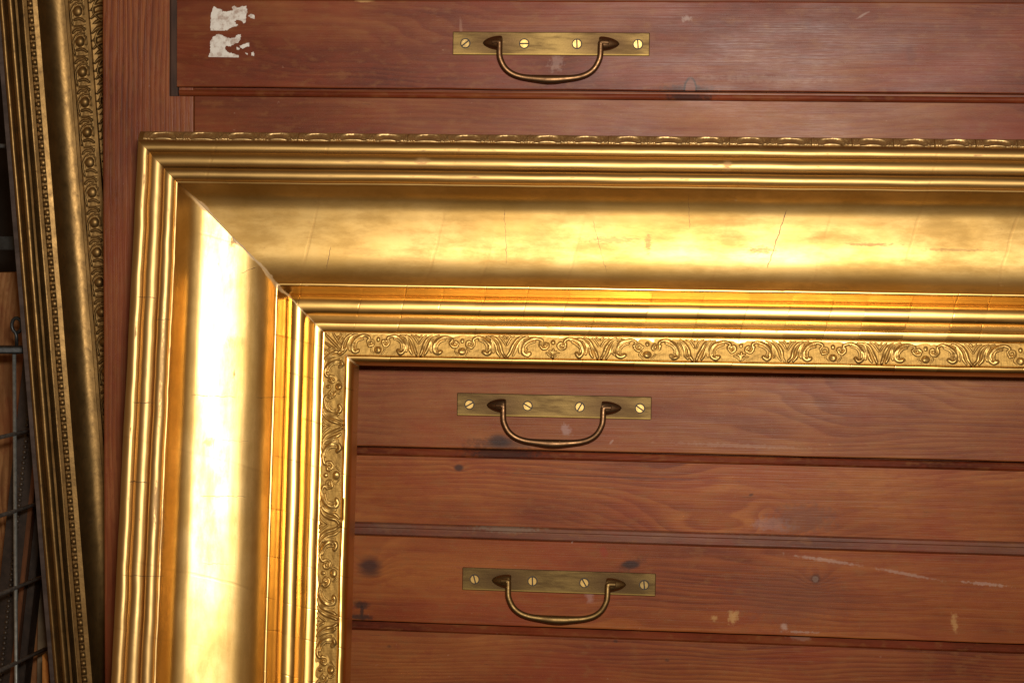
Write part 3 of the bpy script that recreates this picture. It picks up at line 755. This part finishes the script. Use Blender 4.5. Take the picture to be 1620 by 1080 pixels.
# ---- cast ornament: small height fields built from tapered strokes
def relief(name, Lx, Ly, nx, ny, strokes, balls, mat, bed=None, skirt=0.6, tilt=None, erode=0.0, fade=None):
    """Lx along, Ly across in mm (centre origin; +y = outward). strokes: (points, radius list, height)"""
    segs = []
    for pts, rad, hh in strokes:
        q = catmull(pts, 8)
        n = len(q)
        rr = []
        for i in range(n):
            t = i / (n - 1) * (len(rad) - 1); j = min(int(t), len(rad) - 2)
            rr.append(rad[j] + (rad[j + 1] - rad[j]) * (t - j))
        hs = hh if isinstance(hh, (list, tuple)) else (hh, hh)
        for i in range(n - 1):
            segs.append((q[i], q[i + 1], rr[i], rr[i + 1], hs[0] + (hs[1] - hs[0]) * i / (n - 1)))
    V, F = [], []
    base_h = tilt if tilt else (lambda x, y: 0.0)
    for j in range(ny + 1):
        for i in range(nx + 1):
            x = -Lx / 2 + Lx * i / nx; y = -Ly / 2 + Ly * j / ny
            h = bed(x, y) if bed else 0.0
            for a, b, r0, r1, hh in segs:
                rm = max(r0, r1)
                if x < min(a[0], b[0]) - rm or x > max(a[0], b[0]) + rm or y < min(a[1], b[1]) - rm or y > max(a[1], b[1]) + rm: continue
                dx, dy = b[0] - a[0], b[1] - a[1]; L2 = dx * dx + dy * dy + 1e-9
                t = max(0, min(1, ((x - a[0]) * dx + (y - a[1]) * dy) / L2))
                d = math.hypot(x - a[0] - dx * t, y - a[1] - dy * t); r = r0 + (r1 - r0) * t
                if d < r:
                    h = max(h, base_h(x, y) + hh * (1 - (d / r) ** 2))
            for bx, by, rx, ry, hh in balls:
                q = ((x - bx) / rx) ** 2 + ((y - by) / ry) ** 2
                if q < 1: h = max(h, base_h(x, y) + hh * math.sqrt(1 - q))
            if fade is not None and y > fade:
                h *= max(0.25, 1.0 - (y - fade) / (Ly / 2 - fade) * 0.8)
            if erode:
                b0 = base_h(x, y)
                h = b0 + (h - b0) * (1.0 - erode * max(0.0, 0.35 + noise.noise((x * 0.22, y * 0.3, len(strokes) * 0.37 + erode * 91))))
            V.append((x * MM, y * MM, h * MM))
    for j in range(ny):
        for i in range(nx):
            a = j * (nx + 1) + i
            F.append((a, a + 1, a + nx + 2, a + nx + 1))
    # skirt down into the bed
    rim = [i for i in range(nx + 1)] + [j * (nx + 1) + nx for j in range(1, ny + 1)] + [ny * (nx + 1) + i for i in range(nx - 1, -1, -1)] + [j * (nx + 1) for j in range(ny - 1, 0, -1)]
    base = len(V)
    for r in rim: V.append((V[r][0], V[r][1], -skirt * MM))
    m = len(rim)
    for k in range(m): F.append((rim[k], base + k, base + (k + 1) % m, rim[(k + 1) % m]))
    F.append(tuple(range(base + m - 1, base - 1, -1)))
    me = mesh(name, V, F, mat)
    return me

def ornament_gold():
    # hatched matte ground, burnished raised work; relief shading painted in, ground darker, tops lighter
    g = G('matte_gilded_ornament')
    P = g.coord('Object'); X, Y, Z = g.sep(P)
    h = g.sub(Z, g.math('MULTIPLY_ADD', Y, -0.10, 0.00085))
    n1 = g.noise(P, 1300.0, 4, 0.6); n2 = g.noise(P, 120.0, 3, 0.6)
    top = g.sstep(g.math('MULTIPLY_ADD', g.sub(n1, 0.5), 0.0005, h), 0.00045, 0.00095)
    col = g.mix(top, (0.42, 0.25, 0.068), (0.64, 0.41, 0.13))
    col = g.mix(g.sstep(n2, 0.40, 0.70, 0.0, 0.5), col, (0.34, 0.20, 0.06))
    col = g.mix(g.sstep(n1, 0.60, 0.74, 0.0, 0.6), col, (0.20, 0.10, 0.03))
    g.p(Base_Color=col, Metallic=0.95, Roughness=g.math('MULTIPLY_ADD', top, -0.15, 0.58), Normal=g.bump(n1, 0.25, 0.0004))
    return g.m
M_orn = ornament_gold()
def mirror(strokes): return strokes + [([(-x, y) for x, y in p], r, h) for p, r, h in strokes]
OB = 11.0      # ornament band width
def scroll(seed, ball):
    rnd = random.Random(seed)
    j = lambda s: rnd.uniform(-s, s) * 1.5
    def spiral(cx, cy, r0, turns, a0, d=1):
        return [(cx + r0 * (1 - 0.72 * i / 14) * math.cos(a0 + d * turns * 2 * math.pi * i / 14), cy + r0 * (1 - 0.72 * i / 14) * math.sin(a0 + d * turns * 2 * math.pi * i / 14)) for i in range(15)]
    st = []
    # scroll stem: from the volute up and over into a leaf that curls back
    st.append(([(6.2, 1.5), (5.4, 3.0), (7.6, 4.2), (10.4, 3.8), (13.2, 2.2), (14.8, -0.6), (14.4, -3.2), (12.6, -4.2), (11.3, -3.2)], [0.75, 0.75, 0.8, 0.95, 1.1, 1.15, 1.05, 0.9, 1.0], (1.5, 1.7)))
    st.append((spiral(3.9, 0.9, 2.3, 1.15, 0.5, -1), [0.75, 0.6], (1.5, 1.2)))
    # fluted inner lines of the leaf
    st.append(([(8.8, 2.5), (11.4, 1.7), (12.9, -0.3), (12.9, -2.0)], [0.45, 0.55, 0.5], 1.2))
    st.append(([(8.4, 3.4), (11.6, 2.8), (13.9, 0.4), (13.9, -2.2)], [0.4, 0.5, 0.5], 1.75))
    # outer leaf fronds sweeping to the tile joint
    st.append(([(12.6, 4.7), (15.4, 3.5), (17.3, 0.8), (18.3, -2.4), (19.6, -4.6)], [0.55, 0.8, 0.95, 0.9, 0.55], (1.2, 1.6)))
    st.append(([(15.4, 4.9), (18.0, 3.2), (19.8, 0.2), (20.8, -2.8), (21.9, -4.9)], [0.5, 0.75, 0.9, 0.85, 0.6], (1.1, 1.7)))
    st.append(([(14.9, 3.0), (16.0, 1.0), (16.6, -1.6), (16.2, -3.2)], [0.45, 0.65, 0.7, 0.5], 1.3))
    st.append(([(18.9, 4.8), (20.6, 3.6), (22.4, 0.9)], [0.4, 0.55, 0.5], 1.2))
    st.append(([(21.2, 4.9), (22.4, 3.9)], [0.5, 0.5], 1.1))
    st = mirror(st)
    balls = [(3.9, 0.9, 0.95, 0.95, 1.9), (-3.9, 0.9, 0.95, 0.95, 1.9), (0, 2.3, 1.05, 1.25, 1.7), (12.0, -3.3, 1.2, 0.9, 1.5), (-12.0, -3.3, 1.2, 0.9, 1.5)]
    if ball:
        balls += [(0, -2.9, 2.1, 1.8, 2.1)]
        st += mirror([([(2.8, -1.5), (3.6, -3.0), (2.0, -4.7)], [0.35, 0.55, 0.35], 0.9)])
    else:
        st += mirror([([(0.3, -4.6), (0.6, -2.8), (1.9, -1.8)], [0.55, 0.7, 0.4], 1.4), ([(0.8, -4.5), (2.0, -3.4), (3.2, -3.0)], [0.5, 0.6, 0.4], 1.1)])
        st += [([(0, -1.4), (0, -4.6)], [0.6, 0.5], 1.6)]
    st = [([(x + j(0.22), y + j(0.16)) for x, y in p], r, h) for p, r, h in st]
    def bed(x, y):
        rib = 0.10 * math.sin(x * 2 * math.pi / 0.72 + 0.6 * noise.noise((x * 0.9, y * 0.5, seed))) if abs(x) < 14 and y < 2 else 0.0
        return 0.28 + rib + 0.12 * noise.noise((x * 0.6, y * 0.6, seed + 4.4)) + tilt(x, y)
    def tilt(x, y): return 0.85 - 0.10 * y
    st = [(p, [q * 1.22 for q in r], tuple(q * 0.78 for q in h) if isinstance(h, tuple) else h * 0.78) for p, r, h in st]
    balls = [(a, b, c, d, e * 0.8) for a, b, c, d, e in balls]
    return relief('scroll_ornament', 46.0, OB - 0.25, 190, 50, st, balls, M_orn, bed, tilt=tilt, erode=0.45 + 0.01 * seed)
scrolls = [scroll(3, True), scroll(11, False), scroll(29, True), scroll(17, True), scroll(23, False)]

OC = 96.7      # centre line of the ornament band from the outer edge
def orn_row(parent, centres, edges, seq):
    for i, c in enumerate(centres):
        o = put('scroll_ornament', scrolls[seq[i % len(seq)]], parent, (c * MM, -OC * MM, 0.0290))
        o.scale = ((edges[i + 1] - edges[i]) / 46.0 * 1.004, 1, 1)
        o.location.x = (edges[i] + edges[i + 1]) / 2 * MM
def edges_of(c, lo, hi):
    e = [lo] + [(a + b) / 2 for a, b in zip(c, c[1:])] + [hi]
    return e
ct = [113.2 + 5, 158.0, 203.9, 249.1, 295.2, 337.5, 382.2, 426.2]
while ct[-1] < FW - 170: ct.append(ct[-1] + 45.4)
et = edges_of(ct, 95.5 + 3.0, ct[-1] + 22.7)
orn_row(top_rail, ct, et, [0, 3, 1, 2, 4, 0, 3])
cl = [FHH - q for q in (113.5, 160.7, 208.9, 254.3)]
while cl[-1] > 160: cl.append(cl[-1] - 46.5)
cl = cl[::-1]
el = edges_of(cl, cl[0] - 23, FHH - 98.5)
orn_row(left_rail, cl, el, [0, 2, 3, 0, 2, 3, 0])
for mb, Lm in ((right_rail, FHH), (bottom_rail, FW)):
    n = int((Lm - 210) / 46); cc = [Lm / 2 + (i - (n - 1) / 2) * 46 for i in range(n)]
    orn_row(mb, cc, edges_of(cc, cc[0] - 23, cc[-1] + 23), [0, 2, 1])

# corner leaf
cs = []
for p, r, h in [([(4.6, -4.6), (1.5, -1.5), (-2.0, 2.0), (-4.6, 4.6)], [0.5, 0.9, 0.8, 0.4], 1.5),
                ([(4.4, -2.0), (2.4, 0.4), (0.6, 3.0), (-0.6, 4.9)], [0.4, 0.8, 0.7, 0.35], 1.4),
                ([(4.9, 1.6), (3.6, 2.8), (3.0, 4.9)], [0.4, 0.6, 0.4], 1.1)]:
    cs.append((p, r, h)); cs.append(([(-y, -x) for x, y in p], r, h))
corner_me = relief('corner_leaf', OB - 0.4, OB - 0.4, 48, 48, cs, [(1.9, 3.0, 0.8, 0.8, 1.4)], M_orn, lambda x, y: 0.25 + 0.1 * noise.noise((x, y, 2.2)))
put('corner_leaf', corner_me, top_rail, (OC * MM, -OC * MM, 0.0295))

# egg-and-leaf cresting on the outer slope
M_egg = relief_gold('cresting_gilding', (0.58, 0.385, 0.165), 0.50, scale=900.0, grime=(0.16, 0.07, 0.03))
EL, EW = 19.4, 8.0      # scaled down across when placed
est = []
for sx in (-1, 1):
    est.append(([(sx * 6.7, -3.9), (sx * 6.4, -0.5), (sx * 4.4, 2.2), (0, 3.2)], [0.6, 0.7, 0.75, 0.75], 1.25))
    est.append(([(sx * 7.6, -3.8), (sx * 8.0, 0.0), (sx * 6.6, 3.4)], [0.45, 0.6, 0.4], 1.0))
    est.append(([(sx * 8.6, -3.8), (sx * 9.1, 0.4), (sx * 8.3, 3.6)], [0.4, 0.55, 0.35], 1.1))
est.append(([(-9.6, -3.8), (-9.6, 3.2)], [0.5, 0.4], 1.2)); est.append(([(9.6, -3.8), (9.6, 3.2)], [0.5, 0.4], 1.2))
def egg(seed):
    rn = random.Random(seed); jj = lambda q: rn.uniform(-q, q)
    st = [([(x + jj(0.35), y + jj(0.3)) for x, y in p], [q * rn.uniform(0.7, 1.15) for q in r], h * rn.uniform(0.7, 1.1)) for p, r, h in est]
    for k in range(5):
        x0 = rn.uniform(6.4, 9.4) * rn.choice((-1, 1))
        st.append(([(x0, -3.6), (x0 + jj(0.8), 0.4), (x0 + jj(1.2), 3.6)], [0.3, 0.45, 0.25], 0.7))
    return relief('egg_ornament', EL, EW, 72, 34, st, [(jj(0.3), -3.4, 4.7 + jj(0.5), 4.3 + jj(0.5), 1.0 + jj(0.35))], M_egg,
                  lambda x, y: 0.12 + 0.22 * noise.noise((x * 0.9, y * 0.9, seed * 1.1)), skirt=1.0, fade=1.6)
eggs = [egg(q) for q in (2, 5, 9, 14)]
slope = math.atan2(-4.4, 4.6)
ec = [(12.8 - 1), 31.4, 50.6, 68.8, 88.0, 105.5, 122.4]
while ec[-1] < FW - 20: ec.append(ec[-1] + 19.35)
for c in ec:
    o = put('egg_ornament', random.choice(eggs), top_rail, (c * MM, 2.75 * MM, 43.3 * MM), (slope, 0, 0))
    o.scale = (random.uniform(0.96, 1.0), random.uniform(0.74, 0.82), random.uniform(0.75, 1.0))

# =================================================================== THE DARKER FRAME AT THE LEFT
M_bz = relief_gold('dull_bronze_gilding', (0.255, 0.145, 0.047), 0.42, scale=260.0, grime=(0.10, 0.055, 0.025), metal=0.85)
M_bzo = relief_gold('dull_bronze_ornament', (0.27, 0.155, 0.050), 0.47, scale=700.0, grime=(0.10, 0.055, 0.025), metal=0.85)
M_raw = plain('grey_frame_side', (0.085, 0.060, 0.050), 0.7, sc=120, stretch=(1, 0.2, 1))
sf = tag(empty('picture_frame', (0, 0, 0)), 'dull bronze-gilt frame with rows of beads and berries, tilted beside the cabinet', 'picture frame')
# member local: x = along (up), y = -v, z = out ; built like the big frame but square-ended
A0 = Vector((-0.3028, 0.075, 0.0223)); A1 = Vector((-0.2749, 0.075, -0.3336))   # bead line, top and bottom
sprof = [(-4.6, 0.5), (-4.6, 20.0), (-0.4, 22.0), (-0.2, 27.6)]
sprof += circ(1.4, 27.6, 1.5, 175, 10, 8, 2.0)
sprof += [(3.4, 26.2)]
sprof += circ(6.2, 26.6, 2.1, 170, 10, 10, 3.0)
sprof += [(8.7, 26.4), (8.9, 28.6), (10.1, 28.6), (10.4, 25.5), (11.2, 21.0), (12.8, 20.8), (13.4, 25.0), (13.6, 28.0), (15.2, 28.0), (15.5, 26.0), (18.4, 26.0), (18.7, 28.4), (21.2, 28.0), (21.6, 26.5)]
sprof += catmull([(21.6, 26.5), (22.6, 22.5), (24.4, 19.0), (27.4, 16.4), (30.5, 15.2), (33.5, 14.9)], 4)[1:]
sprof += [(33.9, 15.6), (35.6, 15.6), (35.9, 14.0), (44.6, 14.0), (44.8, 16.2), (46.6, 16.2), (46.9, 13.0), (58.5, 12.0), (58.5, 0.5)]
BV = 16.95
axis = (A0 - A1).normalized()                    # up along the member
outw = (Vector((0.10, -0.99, 0.02)) - axis * Vector((0.10, -0.99, 0.02)).dot(axis)).normalized()
yy = outw.cross(axis)                            # = outward-left (+y of the member)
base = A1 - axis * 0.10
Msf = Matrix((( axis.x, yy.x, outw.x), (axis.y, yy.y, outw.y), (axis.z, yy.z, outw.z)))
org = base + yy * BV * MM - outw * 0.0275
sf.matrix_world = Matrix.Translation(org) @ Msf.to_4x4()
SL = 0.58
V, F = [], []
m = len(sprof); n = 150
for i in range(n + 1):
    for (u, h) in sprof:
        a = SL * 1000 * i / n
        dh = 0.22 * noise.noise((a * 0.02, u * 0.1, 77.0)) + 0.1 * noise.noise((a * 0.09, u * 0.3, 57.0))
        du = 0.15 * noise.noise((a * 0.03, u * 0.1, 37.0))
        V.append((a * MM, -(u + du) * MM, (h + dh) * MM))
for i in range(n):
    for j in range(m - 1): F.append((i * m + j, (i + 1) * m + j, (i + 1) * m + j + 1, i * m + j + 1))
    F.append((i * m + m - 1, (i + 1) * m + m - 1, (i + 1) * m, i * m))
F.append(tuple(range(m))); F.append(tuple(range((n + 1) * m - 1, n * m - 1, -1)))
sme = mesh('side_rail', V, F, [M_bz, M_raw])
bm = bmesh.new(); bm.from_mesh(sme); bmesh.ops.recalc_face_normals(bm, faces=bm.faces); bm.to_mesh(sme); bm.free()
for p in sme.polygons:
    if all(sme.vertices[v].co.y > 0.0002 for v in p.vertices): p.material_index = 1
sme.set_sharp_from_angle(angle=math.radians(50))
srail = put('side_rail', sme, sf)
# beads
bmb = bmesh.new(); bmesh.ops.create_uvsphere(bmb, u_segments=12, v_segments=8, radius=1.95 * MM)
bead_me = bm_mesh('bead', bmb, M_bzo, True)
i = 0
while i * 4.66 < SL * 1000 - 4:
    o = put('bead', bead_me, srail, ((3 + i * 4.66) * MM, -(BV + random.uniform(-0.1, 0.1)) * MM, 26.6 * MM))
    q = random.uniform(0.86, 1.10); o.scale = (q * random.uniform(0.9, 1.1), q, q * random.uniform(0.75, 1.15))
    i += 1
# berries in curled leaves, and the leaf border
bst = [([(-7.6, 3.2), (-3.5, 3.9), (0.5, 3.0), (3.6, 0.2), (3.8, -3.2)], [0.5, 0.6, 0.6, 0.55, 0.3], 1.4),
       ([(-6.6, -3.6), (-5.0, -1.0), (-5.6, 2.2)], [0.5, 0.9, 0.5], 1.3), ([(4.4, 3.4), (6.0, 1.2), (5.4, -1.6)], [0.6, 0.8, 0.4], 1.2),
       ([(6.2, -3.4), (7.6, -1.0), (8.0, 2.0)], [0.5, 0.7, 0.4], 1.1), ([(-2.6, -3.6), (0.5, -3.9), (2.6, -3.0)], [0.4, 0.5, 0.3], 1.0)]
berry_me = relief('berry_ornament', 16.9, 8.4, 52, 28, bst, [(-0.6, -0.1, 2.9, 2.7, 2.3), (5.9, -3.0, 0.8, 0.8, 1.2)], M_bzo, lambda x, y: 0.1 + 0.15 * noise.noise((x * 0.7, y * 0.7, 4.1)))
lst = []
for q in range(4):
    x0 = -7.5 + q * 4.4
    lst.append(([(x0 - 2, 5.2), (x0 + 0.5, 2.0), (x0 + 1.0, -2.0), (x0 - 1.5, -5.0)], [0.6, 1.2, 1.1, 0.5], 1.6))
lst.append(([(-7.5, -1.0), (-2.0, 3.6), (4.0, 2.0), (7.5, -3.0)], [0.5, 0.9, 0.9, 0.5], 2.0))
leafb_me = relief('leaf_ornament', 16.9, 11.2, 52, 34, lst, [], M_bzo, lambda x, y: 0.1 + 0.2 * noise.noise((x * 0.5, y * 0.5, 8.1)))
i = 0
while i * 17.0 < SL * 1000 - 14:
    o = put('berry_ornament', berry_me, srail, ((9 + i * 17.0) * MM, -40.25 * MM, 14.05 * MM)); o.scale = (1, 1, random.uniform(0.7, 1.15))
    put('leaf_ornament', leafb_me, srail, ((9 + i * 17.0) * MM, -52.6 * MM, 12.6 * MM))
    i += 1

# =================================================================== THE CORNER BEHIND, AT THE FAR LEFT
M_ply = wood('orange_board_wood', vertical=True, dark=(0.18, 0.075, 0.026), mid=(0.33, 0.155, 0.056), light=(0.44, 0.23, 0.095), ring=0.4, off=(0.7, 0.2, 0), coat=0.1, rough=0.55)
M_cb = plain('brown_cardboard', (0.23, 0.155, 0.085), 0.8, sc=60)
M_dk = plain('dark_frame_wood', (0.030, 0.018, 0.012), 0.5, sc=200)
M_cop = plain('copper_brown_edge', (0.16, 0.065, 0.028), 0.4, metal=0.4, sc=150, stretch=(1, 1, 0.2))
M_wire = plain('grey_wire', (0.30, 0.30, 0.27), 0.38, metal=0.5, sc=300, var=0.2)
M_wire2 = plain('dull_wire', (0.20, 0.17, 0.14), 0.5, metal=0.3, sc=300, var=0.3)
M_blk = plain('black_clip', (0.020, 0.021, 0.020), 0.4, sc=300)
M_or = wood('orange_batten_wood', vertical=True, dark=(0.25, 0.07, 0.012), mid=(0.42, 0.14, 0.025), light=(0.52, 0.21, 0.05), ring=0.4, off=(0.3, 0.9, 0), coat=0.1, rough=0.5)

def slab(name, pts, y, thick, mat, label, cat, bev=0.5, parts=None):
    """upright board with an outline (x,z mm) facing the viewer, thickness going back"""
    cx = sum(p[0] for p in pts) / len(pts); cz = min(p[1] for p in pts)
    bm = bmesh.new()
    f = bm.faces.new([bm.verts.new(((p[0] - cx) * MM, 0, (p[1] - cz) * MM)) for p in pts])
    r = bmesh.ops.extrude_face_region(bm, geom=[f])
    for v in r['geom']:
        if isinstance(v, bmesh.types.BMVert): v.co.y += thick * MM
    bmesh.ops.recalc_face_normals(bm, faces=bm.faces)
    if bev: bmesh.ops.bevel(bm, geom=bm.edges[:], offset=bev * MM, segments=2, affect='EDGES')
    o = put(name, bm_mesh(name, bm, mat), None, (cx * MM, y * MM, cz * MM))
    return tag(o, label, cat)

wall = put('back_wall', bm_mesh('back_wall', box_bm(-1.2, 1.2, 0, 0.05, -0.86, 0.6), plain('dark_wall', (0.030, 0.024, 0.020), 0.9, sc=20)), None, (0, 0.66, 0))
wall['kind'] = 'structure'
floor = put('floor', bm_mesh('floor', box_bm(-1.2, 1.2, -0.75, 0.71, -0.02, 0), plain('dark_floor', (0.06, 0.05, 0.042), 0.8, sc=30)), None, (0, 0, -0.8605))
floor['kind'] = 'structure'
slab('wooden_board', [(-470, -860), (-352, -860), (-352, -137), (-470, -140)], 250, 14, M_ply, 'orange-brown wooden board standing behind the wire grid', 'board')
slab('cardboard_sheet', [(-364, -860), (-250, -860), (-250, -300), (-352, -292)], 228, 4, M_cb, 'grey-brown cardboard sheet standing low behind the dark leaning moulding', 'cardboard', 0.3)

# dark moulding leaning the other way
dk = tag(empty('dark_moulding', (-0.408, 0.200, -0.86)), 'dark frame moulding with copper edge leaning left behind the wire grid', 'moulding')
def dpart(name, pts, y0, y1, mat, bev=0.4):
    bm = bmesh.new()
    f = bm.faces.new([bm.verts.new((p[0] * MM + 0.408, y0 * MM - 0.200, p[1] * MM + 0.86)) for p in pts])
    r = bmesh.ops.extrude_face_region(bm, geom=[f])
    for v in r['geom']:
        if isinstance(v, bmesh.types.BMVert): v.co.y = y1 * MM - 0.200
    bmesh.ops.recalc_face_normals(bm, faces=bm.faces)
    bmesh.ops.bevel(bm, geom=bm.edges[:], offset=bev * MM, segments=2, affect='EDGES')
    return put(name, bm_mesh(name, bm, mat), dk)
kx = lambda x, z: x + 0.115 * (z + 282)
def lean(xa, xb, za, zb): return [(kx(xa, zb), zb), (kx(xb, zb), zb), (kx(xb, za), za), (kx(xa, za), za)]
dpart('body', lean(-364, -350, -150, -859), 203, 222, M_dk)
dpart('edge_strip', lean(-349.8, -346.8, -150, -859), 200, 220, M_cop)
dpart('inner_strip', lean(-346.6, -342.0, -150, -859), 206, 220, M_dk)
Vb, Fb = [], []
for i in range(90):
    z = -160 - i * 3.4; x = kx(-356.5, z); o0 = len(Vb)
    for a in range(6):
        for b in range(5):
            th = 2 * math.pi * a / 6; ph = math.pi * b / 4
            Vb.append((x * MM + 0.408 + 0.0015 * math.cos(th) * math.sin(ph), 0.0026 + 0.0013 * math.sin(th) * math.sin(ph), z * MM + 0.86 + 0.0015 * math.cos(ph)))
    for a in range(6):
        for b in range(4): Fb.append((o0 + a * 5 + b, o0 + ((a + 1) % 6) * 5 + b, o0 + ((a + 1) % 6) * 5 + b + 1, o0 + a * 5 + b + 1))
br = put('bead_row', mesh('bead_row', Vb, Fb, plain('dark_bead', (0.06, 0.038, 0.022), 0.4, sc=200)), dk); br['kind'] = 'stuff'

# orange batten, only its tip shows
slab('wooden_batten', [(-325, -860), (-303, -860), (-316, -367), (-319.5, -362)], 138, 6, M_or, 'bright orange wooden batten with pointed tip at the bottom left edge', 'batten', 0.3)

# wire grid
wg = tag(empty('wire_grid', (-0.3367, 0.140, -0.86)), 'grey welded wire grid running back beside the bronze frame', 'wire grid')
def wire(name, pts, r, mat, parent=wg, seg=10):
    o0 = wg.location
    V, F = tube([Vector(p) - o0 for p in pts], [r] * len(pts), seg)
    return put(name, mesh(name, V, F, mat), parent)
wire('upright_wire', [(-0.3366, 0.1405, -0.178), (-0.3368, 0.1405, -0.86)], 0.00115, M_wire)
wd = (right * 0.239 - down * 0.0576 + fwd); wd = Vector((wd.x, wd.y, 0)).normalized()
for z in (-0.2291, -0.2756, -0.3222, -0.3680, -0.415):
    q = Vector((-0.3335 + (z + 0.2291) * -0.010, 0.1465, z))
    # meet the upright on its near side
    q2 = Vector((-0.3367, 0.138, z)); 
    wire('cross_wire', [q2 - wd * 0.10, q2 + wd * 0.075], 0.00125, M_wire2)
wire('cross_wire', [Vector((-0.3367, 0.138, -0.058)) - wd * 0.10, Vector((-0.3367, 0.138, -0.058)) + wd * 0.075], 0.00125, M_wire)
# clip and hook where the upright ends
cb = bm_mesh('clip', box_bm(-0.010, 0.007, -0.006, 0.006, -0.0022, 0.0022, 0.0012, 3), M_blk)
put('clip', cb, wg, Vector((-0.3366, 0.139, -0.1785)) - wg.location, (0, 0, 0.25))
hk = [(-0.3345, 0.139, -0.176), (-0.3347, 0.139, -0.170)]
for i in range(13):
    a = -1.9 - i * 2 * math.pi / 13
    hk.append((-0.3355 + 0.0030 * math.cos(a) + 0.0010, 0.139, -0.1640 + 0.0044 * math.sin(a)))
wire('hook', hk, 0.0011, M_blk)
slab('metal_bar', [(-470, -120), (-331, -120), (-331, -112), (-470, -112)], 165, 12, M_blk, 'short dark horizontal bar left of the bronze frame', 'bar', 0.6)
